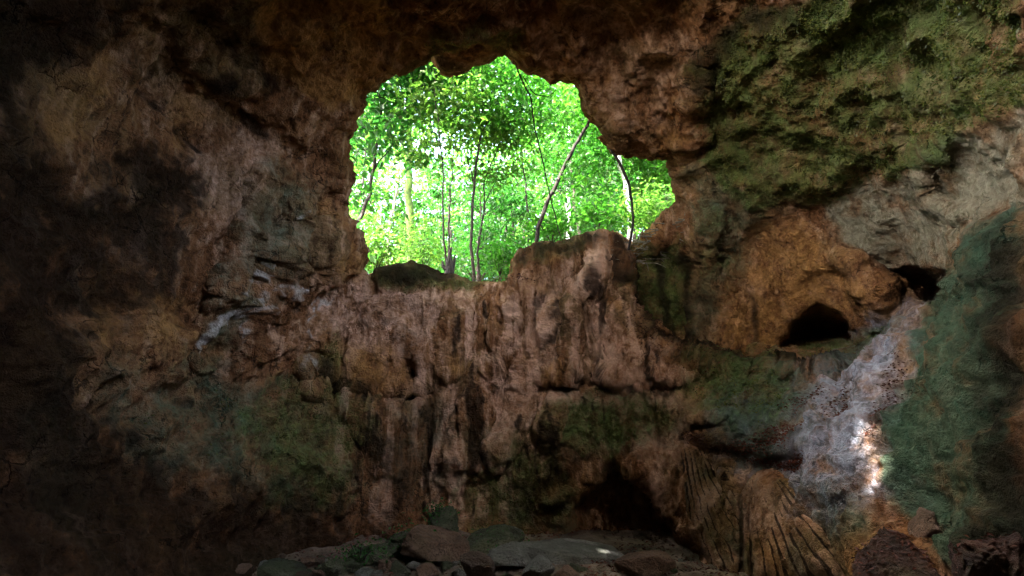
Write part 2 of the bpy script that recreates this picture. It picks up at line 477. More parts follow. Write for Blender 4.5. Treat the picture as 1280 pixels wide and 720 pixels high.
def grid_normals(P):
    du = np.gradient(P, axis=1); dv = np.gradient(P, axis=0)
    N = np.cross(du, dv); N /= np.linalg.norm(N, axis=-1)[..., None] + 1e-12
    s = np.sign((N * (CAMP - P)).sum(-1))
    return N * s[..., None]
N = grid_normals(P)
sm = [N]
for _ in range(4):
    M_ = N.copy(); M_[1:-1, 1:-1] = (N[:-2, 1:-1] + N[2:, 1:-1] + N[1:-1, :-2] + N[1:-1, 2:] + 2 * N[1:-1, 1:-1]) / 6; N = M_
N /= np.linalg.norm(N, axis=-1)[..., None]

def mk(poly, amp=14, soft=8, seed=0.):
    pad = amp * 2.2 + soft * 1.8 + 4
    xs = [p[0] for p in poly]; ys = [p[1] for p in poly]
    m = (PX > min(xs) - pad) & (PX < max(xs) + pad) & (PY > min(ys) - pad) & (PY < max(ys) + pad)
    out = np.zeros(PX.shape)
    q = P[m]
    n = fbm(q, 1.6, 4, off=seed) * amp * 1.6 + fbm(q, 7, 3, off=seed + 5) * amp * .8
    v = fbm(q, 2.6, 4, .6, off=seed + 11)
    out[m] = sst(-soft * 1.7, soft * 1.7, sdp(PX[m], PY[m], poly) + n * 1.3) * np.clip(.78 + v * .9, 0, 1)
    return out
def mkl(line, w, amp=5, seed=0.):
    pad = w * 2.6 + amp * 2
    xs = [p[0] for p in line]; ys = [p[1] for p in line]
    m = (PX > min(xs) - pad) & (PX < max(xs) + pad) & (PY > min(ys) - pad) & (PY < max(ys) + pad)
    out = np.zeros(PX.shape); q = P[m]
    d, t = seg_d(PX[m] + fbm(q, 3, 3, off=seed) * amp * 2, PY[m] + fbm(q, 3, 3, off=seed + 3) * amp * 2, line)
    out[m] = np.exp(-(d / w) ** 2)
    return out
def mx(*a):
    o = a[0]
    for b in a[1:]: o = np.maximum(o, b)
    return o

# region weights (what kind of rock is where)
w_flute = mx(mk([(385,350),(640,350),(700,480),(700,560),(560,640),(420,560),(385,470)], 8, 20, 2.2) * .7, mk([(780,540),(860,540),(860,680),(800,640)], 6, 12, 2.4), mk([(640,300),(780,290),(800,400),(850,470),(850,560),(780,490),(640,470),(560,430)], 10, 20, 2.), mk([(790,400),(870,450),(865,560),(800,500)], 5, 10, 4.))
w_rough = mk([(60,440),(240,430),(340,470),(450,540),(480,640),(420,700),(200,700),(40,600)], 20, 30, 7.)
w_mossR = mk([(872,70),(930,10),(1300,-60),(1300,130),(1235,150),(1180,195),(1150,212),(1080,222),(1040,248),(960,262),(900,225),(868,150)], 10, 8, 1.)
w_smooth = mx(mk([(1010,255),(1085,222),(1200,170),(1300,140),(1240,300),(1200,350),(1110,340),(1040,300)], 6, 14, 3.), mk([(900,270),(1000,260),(1090,340),(1060,430),(930,440),(890,420)], 6, 14, 3.5))
w_slope = mk([(990,530),(1040,470),(1170,390),(1300,300),(1300,720),(1060,680),(1010,640),(960,590)], 8, 14, 5.)
# relief in metres along the normal
big = fbm(P, .55, 3) * .34
med = fbm(P, 1.1, 4, .45, True, 4.) * .26
flut = fbm(P * np.array([4.2, 2.4, .36]) + fbm(P, .9, 2)[..., None] * .7, 1.0, 3, .5, True, 8.) * .22
diag = fbm(np.stack([(P[..., 0] * .45 + P[..., 2] * .89) * .55, P[..., 1] * 1.2, (P[..., 0] * .89 - P[..., 2] * .45) * 2.8], -1), 1.2, 3, .5, True, 2.) * .15
ruf = fbm(P, 3.6, 4, .55, False, 6.) * .16
fin = fbm(P, 7.0, 4, .55, False, 3.) * .06
left_w = sst(420, 300, PX)
slp = fbm(np.stack([(P[..., 0] + P[..., 2] * .35) * 5.0, P[..., 1] * 1.4, P[..., 2] * 2.0], -1), 1.0, 4, .55, True, 14.) * .08 * w_slope
w_fold = mk([(330,170),(440,200),(432,330),(380,470),(190,480),(230,380)], 8, 26, 17.)
fold = fbm(np.stack([(P[..., 0] * .45 + P[..., 2] * .89) * .28, P[..., 1] * .8, (P[..., 0] * .89 - P[..., 2] * .45) * 2.1], -1), 1.0, 4, .5, True, 6.) * .33 * w_fold
h = fold + slp + big + med * (1 - .65 * w_smooth) * (1 - .6 * w_flute) * (1 - .45 * left_w) + flut * w_flute * 1.1 + diag * left_w * .6 + ruf * mx(w_rough, .7 * w_mossR, .18 * np.ones_like(r)) * (1 - .7 * w_smooth) * (1 - .6 * w_flute) + fin * (1 - .4 * w_smooth)
# long cracks
cw1 = fbm(P, 4, 3, off=1.) * 14; cw2 = fbm(P, 4, 3, off=2.) * 8
for line, w, dp in (([(900,290),(905,330),(912,350),(920,380),(915,440)], 2.0, .09), ([(920,300),(926,350),(938,380),(930,425)], 1.6, .07), ([(742,385),(748,420),(760,452)], 1.8, .08),
                    ([(905,340),(935,352)], 1.5, .06), ([(460,370),(455,395),(462,410)], 2, .07), ([(1040,470),(1060,500),(1050,560)], 2, .06), ([(1140,470),(1120,560)], 2.4, .08)):
    d, t = near_seg(PX + cw1, PY + cw2, line, 12)
    h = h - dp * np.exp(-(d / w) ** 2)
fade = np.where(front, 1.0, .6)
rim_k = sst(0, 10, HS) * .75 + .25
P = P + N * (h * fade * rim_k)[..., None]

# mineral and growth masks; the dark one also holds painted edge shade
st = fbm(P * np.array([3.2, 2.0, .32]), 1.0, 5, .6, False, 12.)        # drip streaks
bl = fbm(P, 1.0, 4, .55, False, 21.)
centre = mk([(385,345),(640,350),(780,300),(800,400),(870,470),(860,600),(780,560),(700,640),(430,680),(400,560),(385,470)], 6, 20, 9.)
lower = sst(470, 640, PY) * sst(330, 420, PX) * sst(900, 820, PX)
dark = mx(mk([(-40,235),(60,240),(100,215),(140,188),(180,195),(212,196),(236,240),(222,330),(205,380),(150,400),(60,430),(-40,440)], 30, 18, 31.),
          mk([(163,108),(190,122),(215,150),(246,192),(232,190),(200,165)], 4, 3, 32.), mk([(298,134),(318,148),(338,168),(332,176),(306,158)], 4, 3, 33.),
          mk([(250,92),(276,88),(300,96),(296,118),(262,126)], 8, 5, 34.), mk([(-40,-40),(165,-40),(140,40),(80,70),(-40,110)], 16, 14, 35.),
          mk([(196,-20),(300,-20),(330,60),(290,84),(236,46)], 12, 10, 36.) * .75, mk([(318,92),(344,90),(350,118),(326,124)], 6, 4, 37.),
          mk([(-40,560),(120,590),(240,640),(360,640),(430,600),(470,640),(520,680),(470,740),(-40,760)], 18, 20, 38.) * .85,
          mk([(-80,-60),(30,-60),(20,180),(70,300),(80,470),(190,590),(400,640),(500,700),(500,780),(-80,780)], 22, 34, 39.) * 1.25,  # left-edge and bottom-left shade painted into the rock colour
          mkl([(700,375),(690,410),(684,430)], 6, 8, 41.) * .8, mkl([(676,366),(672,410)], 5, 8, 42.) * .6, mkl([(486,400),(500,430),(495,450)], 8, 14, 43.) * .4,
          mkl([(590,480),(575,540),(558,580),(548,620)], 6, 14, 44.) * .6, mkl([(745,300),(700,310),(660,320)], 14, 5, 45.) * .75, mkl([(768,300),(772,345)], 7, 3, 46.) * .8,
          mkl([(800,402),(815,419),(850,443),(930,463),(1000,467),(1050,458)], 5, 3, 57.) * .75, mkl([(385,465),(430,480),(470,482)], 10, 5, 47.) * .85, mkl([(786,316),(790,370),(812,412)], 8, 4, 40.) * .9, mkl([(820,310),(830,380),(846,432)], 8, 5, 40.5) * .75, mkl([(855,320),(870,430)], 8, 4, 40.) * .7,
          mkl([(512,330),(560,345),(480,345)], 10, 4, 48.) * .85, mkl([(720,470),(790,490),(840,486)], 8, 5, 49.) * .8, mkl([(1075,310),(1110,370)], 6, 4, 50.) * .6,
          mkl([(885,100),(890,60),(940,20),(1000,10)], 22, 12, 51.) * .7, mkl([(940,370),(952,400),(950,430)], 7, 4, 52.) * .6, mk([(1275,300),(1320,280),(1320,770),(1200,770),(1255,640),(1268,480)], 14, 46, 58.) * 1.4, mkl([(470,150),(440,180),(400,220)], 10, 8, 53.) * .3,  # right-edge polygon: fall-off into shade painted into the colour
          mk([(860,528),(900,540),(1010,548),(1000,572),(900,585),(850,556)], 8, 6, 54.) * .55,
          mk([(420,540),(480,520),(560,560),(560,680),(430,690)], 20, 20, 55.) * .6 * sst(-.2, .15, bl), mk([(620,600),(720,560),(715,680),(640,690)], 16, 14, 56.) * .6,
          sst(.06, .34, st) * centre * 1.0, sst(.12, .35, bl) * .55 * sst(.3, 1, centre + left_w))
moss = mx(w_mossR, mk([(690,505),(800,500),(840,520),(800,560),(720,575),(690,545)], 14, 10, 61.) * .8, mk([(640,550),(710,560),(700,650),(600,680),(560,620)], 18, 14, 62.) * .7,
          mk([(400,430),(470,500),(440,640),(330,620),(300,520)], 22, 18, 63.) * .65, mk([(385,458),(440,462),(470,490),(400,498)], 8, 6, 64.) * .8,
          mk([(850,440),(960,450),(1000,470),(1000,540),(880,530),(850,500)], 10, 12, 65.) * .75, mk([(786,316),(850,300),(866,400),(840,430),(800,400),(780,350)], 8, 8, 66.) * 1.1,
          mk([(460,345),(512,326),(560,345),(640,352),(560,362),(470,356)], 4, 4, 67.) * .8, mk([(655,312),(752,290),(740,310),(690,330),(640,336)], 6, 6, 68.) * .7,
          mk([(1000,425),(1060,430),(1130,395),(1150,400),(1080,450),(1000,458)], 6, 6, 69.) * .8, mkl([(540,45),(600,30),(640,45)], 16, 8, 70.) * .55,
          mk([(880,260),(930,270),(920,330),(880,340)], 12, 12, 71.) * .5)
algae = mx(mk([(1240,290),(1300,250),(1300,740),(1180,700),(1130,620),(1120,540),(1165,470),(1185,390)], 10, 10, 81.) * 1.3, mk([(870,455),(1010,460),(1140,405),(1150,420),(1040,480),(1000,560),(960,590),(900,560)], 12, 12, 82.) * .8,
          mk([(100,470),(240,440),(340,480),(420,560),(400,640),(280,620),(150,590)], 22, 20, 83.) * .75, mk([(440,520),(560,500),(640,560),(560,640),(440,620)], 20, 20, 84.) * .4,
          mk([(680,480),(860,490),(850,560),(700,570)], 16, 14, 85.) * .5, sst(.05, .4, fbm(P, .9, 4, .55, False, 88.)) * .6 * lower,
          mk([(870,190),(960,260),(930,330),(880,440),(860,330)], 10, 14, 86.) * .6, mk([(1000,600),(1100,620),(1120,680),(1040,690)], 10, 14, 87.) * .6, mk([(330,200),(400,225),(350,330),(300,440),(230,450),(260,370)], 10, 14, 89.) * .5)
ochre = mx(mk([(318,-40),(480,-40),(475,40),(440,120),(395,135),(345,85),(315,30)], 12, 12, 91.), mk([(960,270),(1040,295),(1100,365),(1060,400),(1000,445),(930,445),(895,420),(905,300)], 8, 10, 92.) * .85,
           mk([(430,60),(560,20),(640,40),(560,70)], 12, 12, 93.) * .6, mk([(330,500),(430,540),(420,640),(300,560)], 16, 16, 94.) * .6, mk([(380,420),(480,430),(520,480),(400,500)], 8, 10, 95.) * .7,
           sst(.1, .4, fbm(P, .8, 4, .5, False, 96.)) * .5, mk([(850,480),(900,500),(880,540),(845,520)], 8, 8, 97.) * .7, mk([(120,330),(250,380),(300,450),(200,470),(90,440)], 14, 14, 98.) * .6)
pale = mx(mk([(1020,255),(1085,222),(1150,212),(1200,162),(1300,140),(1300,250),(1240,290),(1200,345),(1110,342),(1040,300)], 8, 14, 101.), mk([(330,210),(400,230),(350,320),(290,420),(245,440),(250,390),(300,300)], 10, 12, 102.) * .45,
          mk([(880,230),(930,270),(940,330),(900,330)], 10, 12, 103.) * .5)
lilac = mx(mk([(1000,520),(1040,468),(1130,415),(1172,388),(1155,480),(1130,540),(1125,620),(1065,655),(1000,620),(950,585)], 10, 30, 111.) * 1.1, mk([(890,510),(1010,475),(1020,600),(920,580)], 10, 24, 114.) * .85, mkl([(1100,400),(1085,420),(1120,400)], 12, 4, 112.) * .6)
lilac = lilac * (1 - .55 * sst(.0, .3, fbm(P, 2.5, 4, .6, False, 113.)))
cream = mx(centre * sst(.10, -.16, st) * 1.05, mkl([(750,292),(748,320),(740,350),(722,366)], 9, 4, 131.), mkl([(690,370),(682,410),(672,440)], 9, 6, 132.) * .9, mkl([(745,390),(752,430),(758,465)], 14, 8, 133.) * .9,
           mk([(385,380),(450,370),(490,400),(480,450),(400,455)], 10, 10, 134.) * .75, mkl([(650,485),(636,530),(600,580)], 12, 8, 135.) * .9, mkl([(690,500),(800,505),(860,500)], 8, 5, 136.) * .8, mkl([(570,480),(560,540),(540,600)], 9, 6, 137.) * .8,
           mk([(800,545),(850,540),(850,640),(820,640)], 8, 8, 138.) * .8, mk([(240,150),(340,180),(330,260),(250,290),(200,200)], 16, 16, 139.) * .6, mk([(130,60),(260,100),(300,130),(200,160)], 12, 12, 140.) * .5, mk([(640,20),(860,20),(860,140),(760,150),(700,90)], 14, 14, 141.) * .45,
           mk([(900,280),(960,290),(950,420),(905,400)], 8, 8, 142.) * .6, mk([(795,412),(850,455),(875,470),(870,520),(800,500)], 5, 8, 143.) * .8)
calc = mx(mkl([(336,290),(312,340),(290,380),(266,410),(248,445)], 3.6, 12, 121.), mkl([(326,300),(300,345),(280,375)], 2.6, 12, 125.) * .8, mkl([(350,352),(376,385),(372,430),(384,475)], 3.2, 12, 122.) * .9, mkl([(345,350),(400,388)], 4, 14, 122.) * .7,
          mkl([(300,430),(336,360)], 4, 10, 123.) * .6, mkl([(380,240),(340,300)], 3, 12, 126.) * .45)
calc = calc * sst(-.15, .2, fbm(np.stack([(P[..., 0] * .8 - P[..., 2] * .6) * 7, P[..., 1] * 3, (P[..., 2] * .8 + P[..., 0] * .6) * 1.2], -1), 1.0, 4, .6, False, 124.))
calc = np.clip(calc * 1.25, 0, 1)
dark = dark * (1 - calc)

keepv = HS > 0
ang_m = np.arccos(np.clip((D * MOUTH[0]).sum(-1), -1, 1)) + fbm(q, .8, 3, off=55) * .2
keepv &= ang_m > MOUTH[1] if MOUTH[1] > 0 else True
for d_, a_, p_ in SHAFTS:
    keepv &= (np.arccos(np.clip((D * d_).sum(-1), -1, 1)) + fbm(q, 2.5, 2, off=77) * .12 * a_) > a_
keepv &= P[..., 2] > -1.2
ni, nj = AZg.shape
idx = np.arange(ni * nj).reshape(ni, nj)
quads = np.stack([idx[:-1, :-1], idx[:-1, 1:], idx[1:, 1:], idx[1:, :-1]], -1).reshape(-1, 4)
kv = keepv.ravel()
okq = kv[quads].sum(1) >= 4
Qk = quads[okq]
used = np.zeros(ni * nj, bool); used[Qk.ravel()] = True
# thickness of the rim: push the hole's edge loop outwards as a real reveal
e = np.concatenate([Qk[:, [0, 1]], Qk[:, [1, 2]], Qk[:, [2, 3]], Qk[:, [3, 0]]])
key = np.sort(e, 1); kk = key[:, 0].astype(np.int64) * (ni * nj) + key[:, 1]
u_, inv, cnt = np.unique(kk, return_inverse=True, return_counts=True)
be = e[cnt[inv] == 1]
hs = HS.ravel(); be = be[(hs[be[:, 0]] < 12) & (hs[be[:, 1]] < 12)]
Pf = P.reshape(-1, 3).copy(); Df = D.reshape(-1, 3)
bv = np.unique(be)
# soften the stair-steps of the cut edge
nb = {}
for a, b in be:
    nb.setdefault(a, []).append(b); nb.setdefault(b, []).append(a)
for _ in range(3):
    Q_ = Pf.copy()
    for v, l in nb.items():
        if len(l) == 2: Q_[v] = (Pf[v] * 2 + Pf[l[0]] + Pf[l[1]]) / 4
    Pf = Q_
rings = [Pf]; attrs_src = [np.arange(ni * nj)]
newq = []; base = ni * nj; prev = {v: v for v in bv}
hc = CAMP + dirs_px(640, 220) * 9.2
for step in range(1, 5):
    out = Pf[bv] + Df[bv] * (.35 * step)
    side = Pf[bv] - hc; side -= Df[bv] * (side * Df[bv]).sum(1)[:, None]
    side /= np.linalg.norm(side, axis=1)[:, None] + 1e-6
    out = out + side * (.03 * step ** 2) + .06 * np.stack([perlin(out * 2.2 + 7 * k) for k in range(3)], -1)
    cur = {v: base + n for n, v in enumerate(bv)}
    rings.append(out); attrs_src.append(bv)
    for a, b in be: newq.append((prev[a], prev[b], cur[b], cur[a]))
    prev = cur; base += len(bv)
allV = np.concatenate(rings); src = np.concatenate(attrs_src)
allQ = np.concatenate([Qk, np.array(newq)])
used = np.zeros(len(allV), bool); used[allQ.ravel()] = True
remap = np.cumsum(used) - 1
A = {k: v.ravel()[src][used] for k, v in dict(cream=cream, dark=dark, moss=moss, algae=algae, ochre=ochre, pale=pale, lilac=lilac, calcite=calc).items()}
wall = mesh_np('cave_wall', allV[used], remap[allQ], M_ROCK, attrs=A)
tag(wall, kind='structure')

R_SHELL = r
def shell_at(px, py):
    return shell_r(dirs_px(np.asarray(px, float), np.asarray(py, float)), np.asarray(px, float), np.asarray(py, float))

# ------------------------------------------------------------------ cave floor
gx, gy = np.meshgrid(np.arange(-11, 11.01, .06), np.arange(-9, 12.01, .06))
G = np.stack([gx, gy, np.zeros_like(gx)], -1)
def floor_z(x, y):
    G = np.stack([np.asarray(x, float), np.asarray(y, float), np.zeros_like(np.asarray(x, float))], -1)
    return fbm(G, .5, 3) * .16 + fbm(G, 1.8, 4, .55, True, 3.) * .09 - .02 + .10 * sst(3, 7, G[..., 1]) - .9 * sst(8.5, 10.5, G[..., 1])
G[..., 2] = floor_z(gx, gy)
n1, n2 = gx.shape; idx = np.arange(n1 * n2).reshape(n1, n2)
fl = mesh_np('cave_floor', G.reshape(-1, 3), np.stack([idx[:-1, :-1], idx[:-1, 1:], idx[1:, 1:], idx[1:, :-1]], -1).reshape(-1, 4), M_FLOOR)
tag(fl, kind='structure')

# ------------------------------------------------------------------ formations that stand out of the wall
def patch(name, poly, bulge, width, mat, label, cat, relief=None, step=1.6, attr_fn=None, sink=.06, wob=3):
    xs = [p[0] for p in poly]; ys = [p[1] for p in poly]
    gx, gy = np.meshgrid(np.arange(min(xs) - 8, max(xs) + 8, step), np.arange(min(ys) - 8, max(ys) + 8, step))
    d = dirs_px(gx, gy); q = d * 9
    s = sdp(gx, gy, poly) + fbm(q, 4, 3, off=len(name)) * wob
    t = np.clip(s / width, 0, 1)
    prof = np.sqrt(np.clip(1 - (1 - t) ** 2, 0, 1))
    bl_ = bulge(gx, gy) if callable(bulge) else bulge
    rr = shell_r(d, gx, gy) + sink - (bl_ + sink) * prof
    Pp = CAMP + d * rr[..., None]
    if relief is not None:
        hh = relief(Pp, gx, gy, t); rr = rr - hh * sst(0, .25, t); Pp = CAMP + d * rr[..., None]
    ok = s > -1.5
    n1, n2 = gx.shape; ix = np.arange(n1 * n2).reshape(n1, n2)
    Q = np.stack([ix[:-1, :-1], ix[:-1, 1:], ix[1:, 1:], ix[1:, :-1]], -1).reshape(-1, 4)
    Q = Q[ok.ravel()[Q].all(1)]
    us = np.zeros(n1 * n2, bool); us[Q.ravel()] = True; rm = np.cumsum(us) - 1
    at_ = {k: v.ravel()[us] for k, v in attr_fn(Pp, gx, gy, t).items()} if attr_fn else None
    o = mesh_np(name, Pp.reshape(-1, 3)[us], rm[Q], mat, attrs=at_)
    return tag(o, label, cat)

def flutes(gx, gy, P):
    """grooves fanning down from two apexes"""
    w = fbm(P, 1.0, 3) * .10 + fbm(P, 4.0, 3) * .02
    a1 = np.arctan2(gx - 944, gy - 560) + w
    a2 = np.arctan2(gx - 846, gy - 500) + w
    k = sst(-6, 6, (gx - 930) + (gy - 600) * .12)
    u1 = a1 * 11 + .15 + fbm(P, .8, 2, off=3.) * .8; u2 = a2 * 15 + fbm(P, .8, 2, off=4.) * .8
    g1 = np.abs((u1 % 1) - .5) * 2; g2 = np.abs((u2 % 1) - .5) * 2
    hv = lambda u: (np.sin(np.floor(u + .5) * 12.9898) * 43758.5453) % 1
    g1 = g1 + .45 * hv(u1); g2 = g2 + .45 * hv(u2)
    g = np.clip(np.where(k > .5, g1, g2), 0, 1)
    n = fbm(P * np.array([1, 1, .4]), 1.8, 3, off=4)
    seam = np.exp(-((gx - 925 - (gy - 600) * .02) / 4.0) ** 2)
    return g, n, seam
def flute_relief(P, gx, gy, t):
    g, n, seam = flutes(gx, gy, P)
    return .075 * np.sqrt(np.clip(1 - (1 - g) ** 2, 0, 1)) + .04 * n - .07 * seam + fbm(P, 5, 4, .6, True) * .05 + fbm(P, 1.2, 3) * .12
def flute_attr(P, gx, gy, t):
    g, n, seam = flutes(gx, gy, P)
    return dict(cream=np.clip(.42 + fbm(P, 1.5, 3, off=5.) * 1.2, 0, 1), ochre=np.clip(-.05 + fbm(P, 1.1, 3, off=15.) * 1.5, 0, .9), moss=np.clip(fbm(P, 1.0, 3, off=25.) * 1.6 - .1, 0, .8), dark=mx(sst(.52, .10, g + n * .7 + fbm(P, 5, 3) * .4), seam * .8, .34 * np.ones_like(g)), algae=np.clip(fbm(P, 1.5, 3, off=2) * 1.6, 0, .8) * (g > .3))
patch('flowstone_drapery', [(842,556),(866,552),(886,566),(905,590),(926,604),(946,588),(968,586),(990,600),(1006,624),(1026,652),(1050,690),(1066,735),(900,735),(870,690),(848,640)],
      lambda x, y: .05 + .36 * sst(570, 700, y), 60, M_ROCK, 'tan flowstone drapery with dark vertical grooves fanning down to the floor beside the low cave', 'flowstone', flute_relief, 1.2, flute_attr)

# ------------------------------------------------------------------ boulders
def boulder(name, px, py, depth, size, mat, label, seed, rot=0., cuts=9, group=None, rough=1.0, sub=5, cat='boulder', sinkz=.0):
    V, Fc = ICO[sub]
    V = V.copy(); rg = np.random.default_rng(seed)
    for _ in range(cuts):                                   # broken faces
        n = rg.normal(size=3); n /= np.linalg.norm(n); dd = rg.uniform(.30, .72)
        s = V @ n - dd
        V = V - np.clip(s, 0, None)[:, None] * n * .93
    Q = V * 1.0 + seed * 3.7
    V = V + V * (fbm(Q, 1.4, 4, .55) * .22 * rough + fbm(Q, 3.5, 5, .62, True, 2.) * .13 * rough)[:, None]
    V = V / np.abs(V).max(0) * (np.array(size) / 2)
    c, s = math.cos(rot), math.sin(rot)
    V = V @ np.array([[c, s, 0], [-s, c, 0], [0, 0, 1]])
    p = at(px, py, depth)
    o = mesh_np(name, V, Fc, mat)
    o.location = p
    return tag(o, label, cat, group)

def on_floor(px, py, size_z):
    """distance at which the photograph's position lies on the floor"""
    d = dirs_px(px, py)
    return float((CAM_Z - .10) / -d[2])

BO = 'boulders on the cave floor'
def fb(px, py, w, h, dp, mat, label, seed, rot=0., cuts=7, rough=1., name='boulder', dz=.0, depth=None, sub=5):
    """boulder whose base sits near photograph row py"""
    r_ = depth or on_floor(px, py, h)
    p = at(px, py, r_)
    o = boulder(name, px, py, r_, (w, dp, h), mat, label, seed, rot, cuts, BO, rough, sub)
    o.location = (p[0], p[1], p[2] + h * .38 + dz)
    return o
fb(545, 704, .92, .52, .7, M_BROWN, 'rounded tan brown boulder lying on the rubble in front of the mossy mound', 3, .2, 5, .7)
fb(549, 690, .52, .52, .6, M_MOSSR, 'green mossy rock standing against the wall behind the tan boulder', 4, .5, 4, 1.2, dz=.12)
fb(510, 696, .62, .34, .6, M_MOSSR, 'low leafy green mossy rock left of the tan boulder', 5, .1, 3, 1.5)
fb(618, 694, .98, .42, .7, M_MOSSR, 'dark green mossy boulder between the tan boulder and the flat slab', 6, .9, 4, 1.3)
fb(640, 712, .66, .32, .6, M_GREY, 'greenish grey jagged rock in front of the flat slab', 9, .4, 8, 1.2)
fb(592, 732, .46, .42, .5, M_DBROWN, 'dark brown upright rock at the lower frame edge right of the tan boulder', 8, .7, 8, .8)
fb(668, 726, .56, .30, .5, M_GREY, 'small knobbly grey rock just below the flat slab', 12, 1.4, 7, 1.2)
fb(808, 727, .70, .36, .6, M_BROWN, 'squared brown block at the mouth of the low cave', 10, .2, 9, .5)
fb(470, 702, .70, .34, .6, M_MOSSR, 'mossy mound of rock at the left end of the floor rubble', 11, .3, 4, 1.4)
fb(420, 716, .48, .26, .5, M_MOSSR, 'small mossy stone in the dark left of the mossy mound', 13, .9, 5, 1.3)
fb(352, 722, .56, .22, .5, M_MOSSR, 'flat mossy stone furthest left in the floor rubble', 14, .2, 5, 1.3)
fb(705, 731, .40, .22, .4, M_BROWN, 'little brown stone below the middle of the flat slab', 16, .7, 7, .9)
# the flat slab: a broad tilted sheet of limestone
V, Fc = ICO[6]; V = V.copy()
for n, dd in (((0, 0, 1), .34), ((0, 0, -1), .5), ((1, .2, .1), .78), ((-.7, .6, .2), .75), ((.3, -1, .15), .72), ((-.6, -.8, .3), .8), ((.9, -.6, -.3), .8)):
    n = np.array(n, float); n /= np.linalg.norm(n); s = V @ n - dd; V = V - np.clip(s, 0, None)[:, None] * n * .97
V = V + V * (fbm(V + 9, 1.6, 4, .55) * .10 + fbm(V, 6, 4, .6, True) * .03)[:, None]
V = V * np.array([.80, .50, .34])
t_ = R(6); V = V @ np.array([[math.cos(t_), 0, math.sin(t_)], [0, 1, 0], [-math.sin(t_), 0, math.cos(t_)]]).T
slab = mesh_np('boulder', V, Fc, M_GREY); slab.location = at(722, 704, on_floor(722, 704, .2)) + np.array([0, .05, .04])
tag(slab, 'broad flat grey slab with a sunlit right end lying before the low cave', 'boulder', BO)
# loose stones
k = 0
LOOSE = [(300,722,.28),(250,724,.24),(330,712,.2),(385,708,.26),(440,716,.3),(455,724,.24),(480,716,.28),(500,720,.34),(520,716,.26),(535,722,.3),(556,716,.24),(570,710,.18),(612,716,.3),(630,726,.22),(650,704,.22),(690,716,.26),(725,722,.3),(745,716,.22),(760,724,.26),(660,716,.2),(575,722,.22),(400,722,.22),(510,708,.2),(602,706,.24),(770,712,.16)]
for px, py, w in LOOSE:
    k += 1
    o = fb(px, py, w, w * .6, w * .8, (M_GREY, M_BROWN, M_MOSSR)[k % 3], None, 40 + k, k * .7, 7, 1.1, 'stone', sub=4)
    tag(o, 'small loose stone in the rubble on the dim cave floor', 'stone', 'loose stones on the cave floor')
for n_ in range(150):
    px, py, w_ = random.uniform(240, 860), random.uniform(700, 740), random.uniform(.05, .19)
    o = fb(px, py, w_, w_ * .6, w_ * .8, (M_GREY, M_DBROWN, M_MOSSR, M_MOSSR)[n_ % 4], None, 140 + n_, n_ * .7, 8, 1.1, 'stone', sub=3)
    tag(o, 'small loose stone in the rubble on the dim cave floor', 'stone', 'loose stones on the cave floor')
# right foreground: the red-brown block and the dark one behind it
RED1 = boulder('boulder', 1118, 712, 5.6, (1.15, 1.0, .95), M_RED, 'red brown boulder strewn with dead leaves at the foot of the bluish slope', 71, .3, 7, None, 1.7, 6)
RED2 = boulder('boulder', 1240, 726, 5.2, (1.45, .9, .80), M_RED, 'dark low boulder in the bottom right corner of the cave', 74, 1.0, 7, None, 1.7, 6)
patch('rock_outcrop', [(1132,652),(1150,634),(1168,640),(1176,664),(1150,680),(1130,672)], .14, 14, M_BROWN, 'small brown knob of rock above the red brown boulder', 'rock', lambda P, x, y, t: fbm(P, 4, 4) * .06, 1.2)

def surf_at(px, py):
    """point on the finished cave wall in direction (px, py), a hair in front of it"""
    x = (px - 640) / F; u = -(py - 360) / F
    az = np.arctan2(x, 1.0); el = np.arctan2(u, np.sqrt(1 + x * x))
    j = np.clip(np.searchsorted(AZ, az), 0, len(AZ) - 1); i = np.clip(np.searchsorted(EL, el), 0, len(EL) - 1)
    S = P[i, j]; d = CAMP - S
    return S + d / np.linalg.norm(d, axis=1)[:, None] * .025

# ------------------------------------------------------------------ leaf cards
def leaves_mesh(C, size, up=None, droop=.5, rg=rng, flat=.6):
    """C: centres. pointed, folded leaves of six vertices"""
    n = len(C)
    a = rg.uniform(0, 2 * math.pi, n)
    ax = np.stack([np.cos(a), np.sin(a), rg.normal(-droop, .45, n)], -1); ax /= np.linalg.norm(ax, axis=1)[:, None]
    nz = np.stack([rg.normal(0, flat, n), rg.normal(0, flat, n), np.ones(n)], -1)
    sd = np.cross(ax, nz); sd /= np.linalg.norm(sd, axis=1)[:, None] + 1e-9
    nn = np.cross(sd, ax)
    L = (size * rg.uniform(.6, 1.35, n))[:, None]; W = L * .27
    v0 = C; v1 = C + ax * L * .45 + sd * W + nn * L * .07; v2 = C + ax * L - nn * L * .12; v3 = C + ax * L * .45 - sd * W + nn * L * .07
    V = np.stack([v0, v1, v2, v3], 1).reshape(-1, 3)
    i = np.arange(n)[:, None] * 4
    Fq = np.concatenate([i + 0, i + 1, i + 2, i + 3], 1)
    tone = np.repeat(np.clip(rg.normal(.45, .2, n) + fbm(C, .8, 3) * .9, 0, 1), 4)
    return V, Fq, tone

